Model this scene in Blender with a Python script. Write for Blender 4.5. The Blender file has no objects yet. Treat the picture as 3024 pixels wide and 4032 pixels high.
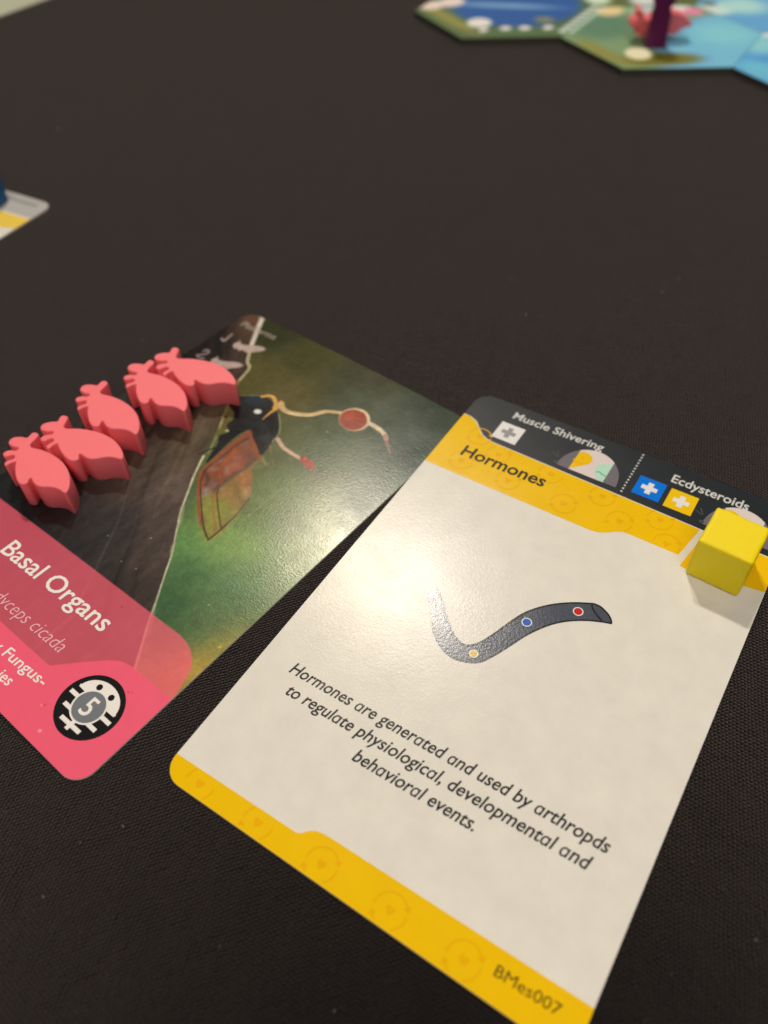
import bpy, bmesh, math, random
import numpy as np
from mathutils import Matrix, Vector, noise
from mathutils.geometry import tessellate_polygon

# 1 Blender unit = 1 cm
scene = bpy.context.scene
COL = scene.collection
TABLE_Z = -0.032          # cloth surface; the card faces lie at about z = 0

# ------------------------------------------------------------------ camera
cam_d = bpy.data.cameras.new('camera')
cam = bpy.data.objects.new('camera', cam_d); COL.objects.link(cam)
RC = ((0.83911, 0.54300, -0.03250), (0.38978, -0.64185, -0.66038), (-0.37944, 0.54146, -0.75023))
M = Matrix.Identity(4)
for i in range(3):
    M[i][0] = RC[0][i]; M[i][1] = -RC[1][i]; M[i][2] = -RC[2][i]
M.translation = (5.0437, -1.8635, 9.9114)
cam.matrix_world = M
cam_d.sensor_fit = 'AUTO'; cam_d.sensor_width = 36.0
cam_d.lens = 36.0 * 3149.65 / 4032.0
cam_d.clip_start = 0.1; cam_d.clip_end = 2000
cam_d.dof.use_dof = True
cam_d.dof.focus_distance = 11.8
cam_d.dof.aperture_fstop = 0.154       # 1 unit = 1 cm: about a 1.9 mm phone pupil
cam_d.dof.aperture_blades = 0
scene.camera = cam
scene.render.resolution_x = 768; scene.render.resolution_y = 1024

# ------------------------------------------------------------------ room light
world = bpy.data.worlds.new('World'); scene.world = world; world.use_nodes = True
bg = world.node_tree.nodes['Background']
bg.inputs['Color'].default_value = (1.0, 0.86, 0.74, 1); bg.inputs['Strength'].default_value = 0.11

def aim(o, target):
    o.rotation_euler = (Vector(target) - o.location).to_track_quat('-Z', 'Y').to_euler()
def lamp(name, loc, target, size, power, color):
    l = bpy.data.lights.new(name, 'AREA'); l.shape = 'DISK'; l.size = size
    l.energy = power; l.color = color
    o = bpy.data.objects.new(name, l); COL.objects.link(o); o.location = loc; aim(o, target)
    return o
# two ceiling lamps beyond the table, the ones that glare in the cards
lamp('ceiling_lamp_warm', (-79, 107, 176), (0.5, 4, 0), 10, 128000, (1.0, 0.83, 0.60))
lamp('ceiling_lamp_white', (-64, 113, 180), (1.4, 4, 0), 10, 108000, (1.0, 0.93, 0.85))
# fill disc added behind the camera in place of the room's other lights
lamp('room_fill', (24, -30, 92), (1, 5, 0), 72, 45500, (1.0, 0.86, 0.73))

scene.render.engine = 'CYCLES'
scene.cycles.use_denoising = True
scene.cycles.max_bounces = 6
scene.view_settings.view_transform = 'Standard'
scene.view_settings.look = 'None'
scene.view_settings.exposure = 0.15
scene.view_settings.gamma = 1.0

# ------------------------------------------------------------------ helpers
ILLUM = np.array((0.93, 0.80, 0.66))   # colour of the room's light on a white surface
def lin(c):
    c = np.asarray(c, float) / 255.0
    return np.where(c <= 0.04045, c / 12.92, ((c + 0.055) / 1.055) ** 2.4)
def ink(c):
    """albedo of a surface that shows the sRGB colour c under the room's light"""
    return np.clip(lin(c) / ILLUM, 0.002, 0.86)

def nd(nt, typ, **kw):
    n = nt.nodes.new(typ)
    for k, v in kw.items():
        if k in n.inputs: n.inputs[k].default_value = v
        else: setattr(n, k, v)
    return n

def new_mat(name):
    m = bpy.data.materials.new(name); m.use_nodes = True
    return m, m.node_tree, m.node_tree.nodes['Principled BSDF']

_mats = {}
def print_mat(name, rgb=None, attr=None, rough=0.18, spec=0.22, bump=0.0017, mottle=(0.97, 1.02)):
    """ink on coated card stock: satin, with the fine tooth of the varnish"""
    if name in _mats: return _mats[name]
    m, nt, b = new_mat(name); L = nt.links
    geo = nd(nt, 'ShaderNodeNewGeometry')
    if attr:
        a = nd(nt, 'ShaderNodeAttribute', attribute_name=attr); col = a.outputs['Color']
    else:
        rgbn = nd(nt, 'ShaderNodeRGB'); rgbn.outputs[0].default_value = (*ink(rgb), 1); col = rgbn.outputs[0]
    # slight unevenness of the ink
    n1 = nd(nt, 'ShaderNodeTexNoise', Scale=2.4, Detail=5.0, Roughness=0.65)
    L.new(geo.outputs['Position'], n1.inputs['Vector'])
    mr = nd(nt, 'ShaderNodeMapRange'); mr.inputs['To Min'].default_value = mottle[0]; mr.inputs['To Max'].default_value = mottle[1]
    mr.inputs['From Min'].default_value = 0.3; mr.inputs['From Max'].default_value = 0.7
    L.new(n1.outputs['Fac'], mr.inputs['Value'])
    mx = nd(nt, 'ShaderNodeMix', data_type='RGBA', blend_type='MULTIPLY'); mx.inputs['Factor'].default_value = 1
    L.new(col, mx.inputs['A']); L.new(mr.outputs['Result'], mx.inputs['B'])
    L.new(mx.outputs['Result'], b.inputs['Base Color'])
    # varnish relief
    n2 = nd(nt, 'ShaderNodeTexNoise', Scale=27.0, Detail=3.0, Roughness=0.65)
    n3 = nd(nt, 'ShaderNodeTexNoise', Scale=6.0, Detail=2.0)
    for n in (n2, n3): L.new(geo.outputs['Position'], n.inputs['Vector'])
    b1 = nd(nt, 'ShaderNodeBump', Strength=1.0, Distance=bump)
    b2 = nd(nt, 'ShaderNodeBump', Strength=1.0, Distance=0.00015)
    L.new(n2.outputs['Fac'], b1.inputs['Height']); L.new(n3.outputs['Fac'], b2.inputs['Height'])
    L.new(b2.outputs['Normal'], b1.inputs['Normal']); L.new(b1.outputs['Normal'], b.inputs['Normal'])
    # roughness breaks up with handling
    n4 = nd(nt, 'ShaderNodeTexNoise', Scale=1.3, Detail=6.0, Roughness=0.7)
    L.new(geo.outputs['Position'], n4.inputs['Vector'])
    mr2 = nd(nt, 'ShaderNodeMapRange'); mr2.inputs['To Min'].default_value = rough - 0.03; mr2.inputs['To Max'].default_value = rough + 0.05
    mr2.inputs['From Min'].default_value = 0.3; mr2.inputs['From Max'].default_value = 0.7
    L.new(n4.outputs['Fac'], mr2.inputs['Value']); L.new(mr2.outputs['Result'], b.inputs['Roughness'])
    b.inputs['Specular IOR Level'].default_value = spec
    _mats[name] = m
    return m

def tag(o, label=None, cat=None, group=None, kind=None):
    if label: o['label'] = label
    if cat: o['category'] = cat
    if group: o['group'] = group
    if kind: o['kind'] = kind
    return o
def mesh_obj(name, verts, faces, mat, parent=None, smooth=False):
    me = bpy.data.meshes.new(name); me.from_pydata(verts, [], faces); me.update()
    if mat: me.materials.append(mat)
    if smooth: me.polygons.foreach_set('use_smooth', [True] * len(me.polygons))
    o = bpy.data.objects.new(name, me); COL.objects.link(o)
    if parent: o.parent = parent
    return o
def empty(name, loc=(0, 0, 0), rot=(0, 0, 0)):
    o = bpy.data.objects.new(name, None); COL.objects.link(o)
    o.location = loc; o.rotation_euler = rot; o.empty_display_size = 0.2
    return o
flat0 = lambda u, v: 0.0
def flat(name, pts, dz, mat, parent, zf=flat0):
    """one printed shape: an outline filled and laid on the card face"""
    vs = [Vector((p[0], p[1], 0)) for p in pts]
    tris = tessellate_polygon([vs])
    fs = []
    for t in tris:
        a, b, c = (pts[i] for i in t)
        s = (b[0]-a[0])*(c[1]-a[1]) - (b[1]-a[1])*(c[0]-a[0])
        if abs(s) < 1e-12: continue
        fs.append(t if s > 0 else (t[0], t[2], t[1]))
    return mesh_obj(name, [(p[0], p[1], zf(p[0], p[1]) + dz) for p in pts], fs, mat, parent)
def arc(cx, cy, r, a0, a1, n=10, ry=None):
    ry = ry or r
    return [(cx + r*math.cos(math.radians(a0 + (a1-a0)*i/n)), cy + ry*math.sin(math.radians(a0 + (a1-a0)*i/n))) for i in range(n+1)]
def disc(cx, cy, r, n=28, ry=None): return arc(cx, cy, r, 0, 360, n, ry)[:-1]
def ribbon(pts, wd, w1=None, closed=False):
    """outline of a stroke of width wd (to w1) along pts"""
    w1 = wd if w1 is None else w1
    P = [Vector(p) for p in pts]; n = len(P); l = []; r = []
    for i, p in enumerate(P):
        a = P[max(i-1, 0)]; b = P[min(i+1, n-1)]; d = (b-a).normalized(); nrm = Vector((-d.y, d.x))
        h = (wd + (w1-wd)*i/(n-1))/2
        l.append(tuple(p + nrm*h)); r.append(tuple(p - nrm*h))
    return r + l[::-1]
def smooth_line(pts, k=6, closed=False):
    P = [Vector(p) for p in pts]; n = len(P); out = []
    for i in range(n if closed else n-1):
        g = (lambda j: P[j % n]) if closed else (lambda j: P[min(max(j, 0), n-1)])
        p0, p1, p2, p3 = g(i-1), g(i), g(i+1), g(i+2)
        for j in range(k):
            t = j/k
            out.append(tuple(0.5*((2*p1) + (p2-p0)*t + (2*p0-5*p1+4*p2-p3)*t*t + (3*p1-p0-3*p2+p3)*t**3)))
    if not closed: out.append(tuple(P[-1]))
    return out
_glyphs = {}
def _text_mesh(s, weight):
    c = bpy.data.curves.new('glyph', 'FONT'); c.body = s; c.size = 1.0; c.offset = weight; c.resolution_u = 3; c.fill_mode = 'FRONT'
    t = bpy.data.objects.new('glyph', c); COL.objects.link(t)
    me = bpy.data.meshes.new_from_object(t.evaluated_get(bpy.context.evaluated_depsgraph_get()))
    co = np.empty(len(me.vertices)*3); me.vertices.foreach_get('co', co); co = co.reshape(-1, 3)[:, :2].copy()
    fs = [tuple(p.vertices) if p.normal.z >= 0 else tuple(p.vertices)[::-1] for p in me.polygons]
    bpy.data.objects.remove(t); bpy.data.curves.remove(c); bpy.data.meshes.remove(me)
    return co, fs
def glyph(ch, weight, single=False):
    """outline and advance of one letter; single = italic one-storey a"""
    key = (ch, weight, single)
    if key not in _glyphs:
        dot = _text_mesh('.', 0)[0][:, 0].min()
        adv = _text_mesh(ch+'.', 0)[0][:, 0].max()-_text_mesh('.', 0)[0][:, 0].max()
        if single and ch == 'a':
            co, fs = _text_mesh('\u0251', weight); ref = _text_mesh('o', weight)[0]
            k = (ref[:, 1].max()-ref[:, 1].min())/(co[:, 1].max()-co[:, 1].min())
            co = co*k; co[:, 1] += ref[:, 1].min()-co[:, 1].min(); adv = co[:, 0].max()+0.07
        else: co, fs = _text_mesh(ch, weight)
        _glyphs[key] = (co, fs, adv)
    return _glyphs[key]
_cap = None
def words(name, s, u0, u1, v, cap, mat, parent, dz, zf=flat0, shear=0.0, weight=0.0, vend=None, single=False, track=0.0):
    """one line of print from u0 to u1 on the base line v, capitals cap high; each word is a mesh of its own"""
    global _cap
    if _cap is None: _cap = _text_mesh('H', 0)[0][:, 1].max()
    x = 0.0; runs = []; cur = None
    sp = _text_mesh('n n', 0)[0][:, 0].max()-_text_mesh('nn', 0)[0][:, 0].max()
    for ch in s:
        if ch == ' ': x += sp; cur = None; continue
        if cur is None: cur = ([], []); runs.append(cur)
        co, fs, adv = glyph(ch, weight, single)
        n0 = sum(len(c) for c in cur[0]); c2 = co.copy(); c2[:, 0] += x + shear*co[:, 1]
        cur[0].append(c2); cur[1].extend(tuple(i+n0 for i in f) for f in fs); x += adv+track
    allx = np.concatenate([c[:, 0] for r in runs for c in r[0]]); x0, x1 = allx.min(), allx.max()
    sx = (u1-u0)/(x1-x0); sy = cap/_cap
    for cs, fs in runs:
        co = np.concatenate(cs); u = u0+(co[:, 0]-x0)*sx
        vv = (v if vend is None else v+(vend-v)*(u-u0)/(u1-u0))+co[:, 1]*sy
        mesh_obj(name, [(a, b, zf(a, b)+dz) for a, b in zip(u.tolist(), vv.tolist())], fs, mat, parent)

# ------------------------------------------------------------------ tablecloth
def cloth_material():
    m, nt, b = new_mat('black_woven_cloth'); L = nt.links
    geo = nd(nt, 'ShaderNodeNewGeometry')
    mp = nd(nt, 'ShaderNodeMapping'); mp.inputs['Rotation'].default_value = (0, 0, math.radians(-52))
    L.new(geo.outputs['Position'], mp.inputs['Vector'])
    # threads wander a little
    wn = nd(nt, 'ShaderNodeTexNoise', Scale=1.6, Detail=3.0); L.new(mp.outputs['Vector'], wn.inputs['Vector'])
    wn2 = nd(nt, 'ShaderNodeTexNoise', Scale=14.0, Detail=2.0); L.new(mp.outputs['Vector'], wn2.inputs['Vector'])
    def vm(op, a, bb):
        n = nd(nt, 'ShaderNodeVectorMath', operation=op)
        for i, s in enumerate((a, bb)):
            if hasattr(s, 'links'): L.new(s, n.inputs[i])
            else: n.inputs[i].default_value = s
        return n.outputs[0]
    def ma(op, a, bb=0.0):
        n = nd(nt, 'ShaderNodeMath', operation=op)
        for i, s in enumerate((a, bb)):
            if hasattr(s, 'links'): L.new(s, n.inputs[i])
            else: n.inputs[i].default_value = s
        return n.outputs[0]
    d1 = vm('MULTIPLY', vm('SUBTRACT', wn.outputs['Color'], (0.5, 0.5, 0.5)), (0.10, 0.10, 0.10))
    d2 = vm('MULTIPLY', vm('SUBTRACT', wn2.outputs['Color'], (0.5, 0.5, 0.5)), (0.034, 0.034, 0.034))
    pos = vm('ADD', vm('ADD', mp.outputs['Vector'], d1), d2)
    sep = nd(nt, 'ShaderNodeSeparateXYZ'); L.new(pos, sep.inputs[0])
    P = 0.043
    vrow = ma('DIVIDE', sep.outputs['Y'], P)
    row = ma('FLOOR', vrow)
    ridge = ma('ABSOLUTE', ma('SINE', ma('MULTIPLY', vrow, math.pi)))
    uu = ma('ADD', ma('DIVIDE', sep.outputs['X'], P*1.35), ma('MULTIPLY', row, 0.5))
    knot = ma('ABSOLUTE', ma('SINE', ma('MULTIPLY', uu, math.pi)))
    # each pick rides over one warp end and under the next
    hgt = ma('MULTIPLY', ma('POWER', ridge, 0.7), ma('ADD', 0.12, ma('MULTIPLY', knot, 0.88)))
    fz = nd(nt, 'ShaderNodeTexNoise', Scale=70.0, Detail=3.0, Roughness=0.7); L.new(geo.outputs['Position'], fz.inputs['Vector'])
    tot = ma('ADD', hgt, ma('MULTIPLY', fz.outputs['Fac'], 0.55))
    bp = nd(nt, 'ShaderNodeBump', Strength=1.0, Distance=0.045); L.new(tot, bp.inputs['Height'])
    L.new(bp.outputs['Normal'], b.inputs['Normal'])
    # dye: black yarn with faded and brownish stretches
    cn = nd(nt, 'ShaderNodeTexNoise', Scale=24.0, Detail=4.0, Roughness=0.75); L.new(pos, cn.inputs['Vector'])
    cb = nd(nt, 'ShaderNodeTexNoise', Scale=1.1, Detail=7.0, Roughness=0.72); L.new(geo.outputs['Position'], cb.inputs['Vector'])
    r1 = nd(nt, 'ShaderNodeValToRGB'); e = r1.color_ramp.elements
    e[0].position = 0.30; e[0].color = (0.002, 0.0018, 0.002, 1); e[1].position = 0.76; e[1].color = (0.0215, 0.0172, 0.0178, 1)
    L.new(cn.outputs['Fac'], r1.inputs['Fac'])
    r2 = nd(nt, 'ShaderNodeValToRGB'); e = r2.color_ramp.elements
    e[0].position = 0.35; e[0].color = (0.74, 0.68, 0.76, 1); e[1].position = 0.65; e[1].color = (1.15, 1.1, 1.0, 1)
    L.new(cb.outputs['Fac'], r2.inputs['Fac'])
    mx = nd(nt, 'ShaderNodeMix', data_type='RGBA', blend_type='MULTIPLY'); mx.inputs['Factor'].default_value = 1
    L.new(r1.outputs['Color'], mx.inputs['A']); L.new(r2.outputs['Color'], mx.inputs['B'])
    L.new(mx.outputs['Result'], b.inputs['Base Color'])
    b.inputs['Roughness'].default_value = 0.6
    b.inputs['Specular IOR Level'].default_value = 0.24
    b.inputs['Sheen Weight'].default_value = 0.165
    b.inputs['Sheen Roughness'].default_value = 0.22
    b.inputs['Sheen Tint'].default_value = (1.0, 0.88, 0.86, 1)
    return m
def build_cloth():
    # a broad sheet with barely visible undulation, dense near the cards
    n = 90; vs = []; fs = []
    for j in range(n+1):
        for i in range(n+1):
            x = -75 + 130*i/n; y = -35 + 130*j/n
            near = min(1.0, max(0.0, (math.hypot(x+2, y-12)-26)/15))
            z = TABLE_Z + 0.25*near*noise.noise((x*0.05, y*0.05, 3.1)) - 0.10*near
            vs.append((x, y, z))
    for j in range(n):
        for i in range(n):
            a = j*(n+1)+i; fs.append((a, a+1, a+n+2, a+n+1))
    o = mesh_obj('tablecloth', vs, fs, cloth_material(), smooth=True)
    tag(o, 'black woven cloth covering the whole table under the cards and tiles', 'tablecloth', kind='structure')
build_cloth()

# ------------------------------------------------------------------ cards
CW, CH, CR, CT = 5.75, 8.74, 0.30, 0.030
edge_mat = print_mat('card_core', (224, 208, 182), rough=0.6, spec=0.3)
paper_mat = print_mat('card_paper', (219, 206, 185), spec=0.125, mottle=(0.945, 1.03))
yellow_mat = print_mat('ink_yellow', (241, 178, 0))
amber_mat = print_mat('ink_amber', (227, 163, 2))
dark_mat = print_mat('ink_charcoal', (34, 37, 39), rough=0.30)
line_mat = print_mat('ink_black', (30, 30, 32))
text_mat = print_mat('ink_text', (46, 44, 46))
pale_mat = print_mat('ink_pale', (206, 198, 184))
white_mat = print_mat('ink_white', (222, 212, 198))

def rrect(w, h, r, n=8, i=0.0):
    return (arc(w-r, r, r-i, -90, 0, n) + arc(w-r, h-r, r-i, 0, 90, n) + arc(r, h-r, r-i, 90, 180, n) + arc(r, r, r-i, 180, 270, n))
def card_body(parent, zf=flat0, w=CW, h=CH, mat_top=None, top=True, nu=24, t=CT, rad=CR):
    bowed = zf is not flat0
    """card stock with rounded corners; rows of quads so that it can bow"""
    nv = 40; vs = []; fs = []
    vlist = sorted(set([rad*(1-math.cos(math.radians(a))) for a in range(0, 91, 9)] + [h-rad*(1-math.cos(math.radians(a))) for a in range(0, 91, 9)] + [rad+(h-2*rad)*k/nv for k in range(1, nv)]))
    def span(v):
        d = rad-v if v < rad else (v-(h-rad) if v > h-rad else 0)
        e = rad-math.sqrt(max(rad*rad-d*d, 0)); return e, w-e
    R = len(vlist)
    for layer in (0, 1):
        for v in vlist:
            a, b = span(v)
            for k in range(nu+1):
                u = a+(b-a)*k/nu; vs.append((u, v, zf(u, v) - (0 if layer == 0 else t)))
    S = nu+1; off = R*S
    for j in range(R-1):
        for k in range(nu):
            q = j*S+k
            fs.append((q, q+1, q+S+1, q+S)); fs.append((off+q, off+q+S, off+q+S+1, off+q+1))
    ntop = len(fs)
    rim = [j*S for j in range(R)] + [(R-1)*S+k for k in range(1, nu)] + [j*S+nu for j in range(R-1, -1, -1)] + list(range(nu-1, 0, -1))
    r0 = len(vs); m = len(rim)
    vs += [vs[q] for q in rim] + [vs[off+q] for q in rim]
    for k in range(m): fs.append((r0+k, r0+(k+1) % m, r0+m+(k+1) % m, r0+m+k))
    o = mesh_obj('card_stock', vs, fs, mat_top or paper_mat, parent)
    o.data.materials.append(edge_mat)
    for i, p in enumerate(o.data.polygons):
        if i >= ntop: p.material_index = 1
        else: p.use_smooth = bowed
    return o

# ------------------------------------------------------------------ the Hormones card
A = empty('game_card', (0, 0, 0), (math.atan(0.00476), 0, 0))
tag(A, 'cream card headed Hormones with yellow bands, lying under the yellow cube', 'card', 'cards on the tablecloth')
card_body(A)
def watermark(parent, cx, cy, r=0.205, dz=0.003, vmin=-9, vmax=99, rot=0):
    """faint printed cycle sign: two arc arrows round a small heart"""
    ins = lambda p: vmin+0.012 < p[1] < vmax-0.012 and 0.02 < p[0] < CW-0.02
    bits = []
    for s in (0, 180):
        run = []
        for p in arc(cx, cy, r, 40+s+rot, 190+s+rot, 24) + [None]:
            if p is not None and ins(p): run.append(p)
            else:
                if len(run) > 2: bits.append(ribbon(run, 0.022))
                run = []
        t = math.radians(40+s+rot); tip = (cx+r*math.cos(t), cy+r*math.sin(t))
        rx, ry = math.cos(t), math.sin(t); tx, ty = math.sin(t), -math.cos(t)
        bits.append([(tip[0]-rx*0.05, tip[1]-ry*0.05), (tip[0]+tx*0.07, tip[1]+ty*0.07), (tip[0]+rx*0.05, tip[1]+ry*0.05)])
    bits.append([(cx-0.062, cy+0.03), (cx-0.03, cy+0.055), (cx, cy+0.035), (cx+0.03, cy+0.055), (cx+0.062, cy+0.03), (cx+0.045, cy-0.02), (cx, cy-0.062), (cx-0.045, cy-0.02)])
    for b in bits:
        if all(vmin < p[1] < vmax and 0.01 < p[0] < CW-0.01 for p in b): flat('cycle_mark', b, dz, amber_mat, parent)
# yellow footer band with its raised tab
foot = flat('footer_band', arc(CR, CR, CR-0.0006, 180, 270, 8) + arc(CW-CR, CR, CR-0.0006, 270, 360, 8) + [(CW-0.0006, 0.56)]
     + smooth_line([(2.36, 0.512), (2.25, 0.503), (2.15, 0.48), (2.07, 0.43), (2.01, 0.365), (1.95, 0.338)], 4) + [(0.0006, 0.318)], 0.0015, yellow_mat, A)
for cx, cy in ((0.533, 0.17), (1.477, 0.178), (2.434, 0.198), (3.40, 0.207), (4.357, 0.215)):
    lim = 0.325 if cx < 1.9 else 0.50
    watermark(foot, cx, cy, vmin=0.012, vmax=lim)
words('code_text', 'BMes007', 4.70, 5.46, 0.262, 0.125, print_mat('ink_code', (70, 58, 20)), foot, 0.004, vend=0.285)
# charcoal header
hd = flat('header_band', [(0.0006, 8.06), (0.16, 8.045), (0.31, 7.98), (0.44, 7.84), (0.56, 7.73), (0.68, 7.675), (0.80, 7.655), (4.6, 7.57), (CW-0.0006, 7.565)]
     + arc(CW-CR, CH-CR, CR-0.0006, 0, 90, 8) + arc(CR, CH-CR, CR-0.0006, 90, 180, 8), 0.0015, dark_mat, A)
# yellow title band
tb_ = flat('title_band', [(0.0006, 6.648), (3.05, 6.652), (3.20, 6.675), (3.32, 6.74), (3.44, 6.84), (3.53, 6.885), (3.62, 6.893), (4.425, 6.893), (4.545, 7.555)]
     + [(0.80, 7.641), (0.68, 7.66), (0.555, 7.715), (0.43, 7.825), (0.30, 7.965), (0.155, 8.03), (0.0006, 8.045)], 0.0015, yellow_mat, A)
flat('side_tab', [(4.515, 6.70), (4.60, 6.69), (CW-0.0006, 6.868), (CW-0.0006, 7.548), (4.64, 7.555)], 0.0015, yellow_mat, A)
for cx, cy in ((0.536, 7.66), (0.54, 6.974), (1.452, 6.956), (1.03, 7.42), (2.008, 7.46), (2.474, 6.955), (2.954, 7.43), (3.395, 7.07), (3.939, 7.43), (4.2, 7.0)):
    watermark(tb_, cx, cy, r=0.205, vmin=6.665 if cx < 3.1 else 6.90, vmax=7.60 if cx > 0.6 else 7.9)
words('title_text', 'Hormones', 0.45, 2.02, 7.09, 0.255, print_mat('ink_title', (52, 44, 30)), tb_, 0.0045, weight=0.018, vend=7.115)
words('trait_text', 'Muscle Shivering', 0.81, 2.53, 8.385, 0.175, pale_mat, hd, 0.006, weight=0.014, vend=8.41)
words('trait_text', 'Ecdysteroids', 3.79, 5.06, 8.325, 0.185, pale_mat, hd, 0.006, weight=0.014)
def plus_square(u, v, s, cm, pm, skew=0.0):
    sq = flat('plus_square', [(u, v), (u+s, v-skew), (u+s, v+s*0.97-skew), (u, v+s*0.97)], 0.004, cm, hd)
    c = (u+s/2, v+s*0.485-skew/2); a, b = s*0.29, s*0.10
    flat('plus_sign', [(c[0]-a, c[1]-b), (c[0]-b, c[1]-b), (c[0]-b, c[1]-a), (c[0]+b, c[1]-a), (c[0]+b, c[1]-b), (c[0]+a, c[1]-b),
          (c[0]+a, c[1]+b), (c[0]+b, c[1]+b), (c[0]+b, c[1]+a), (c[0]-b, c[1]+a), (c[0]-b, c[1]+b), (c[0]-a, c[1]+b)], 0.0055, pm, sq)
plus_square(0.705, 7.775, 0.46, white_mat, print_mat('ink_grey', (150, 140, 134)))
plus_square(3.315, 7.765, 0.46, print_mat('ink_blue', (6, 108, 196)), white_mat)
plus_square(3.86, 7.745, 0.46, print_mat('ink_gold', (242, 182, 10)), white_mat)
for k in range(14):
    flat('divider_dot', disc(3.174, 7.70 + k*0.0758, 0.018, 10), 0.004, pale_mat, hd)
def trait_icon(cx, r, vb):
    """half-disc picture of two faces under a lens"""
    h = r*1.16
    base = flat('trait_icon', [(cx-r, vb)] + [(cx-r*math.cos(math.radians(t)), vb+0.02+h*math.sin(math.radians(t))) for t in range(6, 175, 8)] + [(cx+r, vb)], 0.004, print_mat('ink_mauve', (112, 102, 102)), hd)
    m = 0.31; ht = math.sqrt(1-(m/r)**2)*h
    top = [(cx-m+2*m*k/10, vb+0.02+h*math.sqrt(max(0, 1-((-m+2*m*k/10)/r)**2))) for k in range(11)]
    flat('icon_window', [(cx-m, vb)] + top + [(cx+m, vb)], 0.0055, print_mat('ink_pinkgrey', (214, 194, 180)), base)
    flat('icon_face', [(cx-m, vb+0.02), (cx-m+0.09, vb+0.10), (cx-m+0.19, vb+0.20)] + arc(cx-m+0.12, vb+0.36, 0.155, -55, 95, 9) + [(cx-m+0.03, vb+0.50), (cx-m, vb+0.44)], 0.007, yellow_mat, base)
    flat('icon_face', [(cx+m, vb)] + [(cx+m-0.04, vb), (cx+m-0.13, vb+0.05), (cx+m-0.20, vb+0.13), (cx+m-0.235, vb+0.23), (cx+m-0.22, vb+0.33), (cx+m-0.15, vb+0.41), (cx+m-0.05, vb+0.46), (cx+m, vb+0.47)], 0.007, print_mat('ink_mint', (176, 206, 176)), base)
    flat('face_line', ribbon(smooth_line([(cx+m-0.19, vb+0.16), (cx+m-0.14, vb+0.195), (cx+m-0.08, vb+0.165), (cx+m-0.01, vb+0.155)], 4), 0.025), 0.0085, print_mat('ink_teal', (118, 158, 136)), base)
    flat('face_line', ribbon(arc(cx-m+0.07, vb+0.30, 0.095, 200, 340, 8), 0.022), 0.0085, amber_mat, base)
    flat('face_line', disc(cx-m+0.10, vb+0.36, 0.024, 8), 0.0085, amber_mat, base)
    for p, q in (((cx-r-0.18, vb+0.235), (cx-r-0.06, vb+0.18)), ((cx-r-0.12, vb+0.31), (cx-r-0.04, vb+0.19))):
        flat('icon_feeler', ribbon([p, q], 0.018), 0.004, print_mat('ink_smoke', (78, 78, 78)), base)
    flat('icon_feeler', disc(cx-r-0.02, vb+0.04, 0.045, 10, 0.03), 0.004, print_mat('ink_smoke', (78, 78, 78)), base)
trait_icon(2.52, 0.535, 7.725); trait_icon(5.06, 0.535, 7.69)
# the blood-vessel drawing
top = [(1.53, 4.44), (1.66, 4.33), (1.809, 4.183), (1.92, 4.06), (2.038, 3.943), (2.221, 3.80), (2.396, 3.745), (2.538, 3.84), (2.658, 4.079), (2.769, 4.393), (2.907, 4.713), (3.14, 5.0), (3.411, 5.214), (3.685, 5.365)]
bot = [(1.47, 4.30), (1.56, 4.17), (1.658, 4.045), (1.79, 3.87), (1.928, 3.69), (2.142, 3.535), (2.347, 3.475), (2.528, 3.505), (2.715, 3.605), (2.83, 3.788), (2.95, 4.047), (3.082, 4.356), (3.258, 4.647), (3.45, 4.858), (3.688, 5.026), (3.905, 5.129), (4.039, 5.174)]
cap = [(3.685, 5.365), (3.78, 5.368), (3.87, 5.335), (3.95, 5.29), (4.01, 5.23), (4.041, 5.172)]
ts, bs, cs = smooth_line(top, 4), smooth_line(bot, 4), smooth_line(cap, 4)
vessel = flat('vessel_drawing', bs + cs[::-1][1:] + ts[::-1][1:], 0.0015, print_mat('ink_slate', (70, 72, 78), spec=0.36), A)
for l in (ts, bs, cs, smooth_line([(3.662, 5.345), (3.70, 5.285), (3.76, 5.23), (3.83, 5.185), (3.905, 5.148)], 4)):
    flat('outline', ribbon(l, 0.026), 0.0045, print_mat('ink_outline', (28, 28, 30), spec=0.36), vessel)
for (u, v, r, c) in ((3.547, 5.115, 0.062, (196, 34, 28)), (2.99, 4.554, 0.062, (36, 88, 170)), (2.589, 3.684, 0.052, (214, 170, 60))):
    ring = flat('particle', disc(u, v, r+0.016, 18), 0.0065, white_mat, vessel)
    flat('particle_fill', disc(u, v, r, 18), 0.008, print_mat('ink_dot_%d_%d' % (c[0], c[2]), c), ring)
body = print_mat('ink_body_text', (32, 29, 30))
for s, u0, u1, v, ve in (('Hormones are generated and used by arthropds', 0.512, 5.25, 2.068, 2.112), ('to regulate physiological, developmental and', 0.675, 5.135, 1.765, 1.812), ('behavioral events.', 1.995, 3.775, 1.467, 1.495)):
    words('body_text', s, u0, u1, v, 0.178, body, A, 0.0015, shear=0.20, weight=0.014, vend=ve, single=True)

# ------------------------------------------------------------------ the Basal Organs card (gently bowed)
BOW = 0.062
def bow(u, v): return BOW*max(0.0, 1-(2*u/CW-1)**2)

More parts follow.
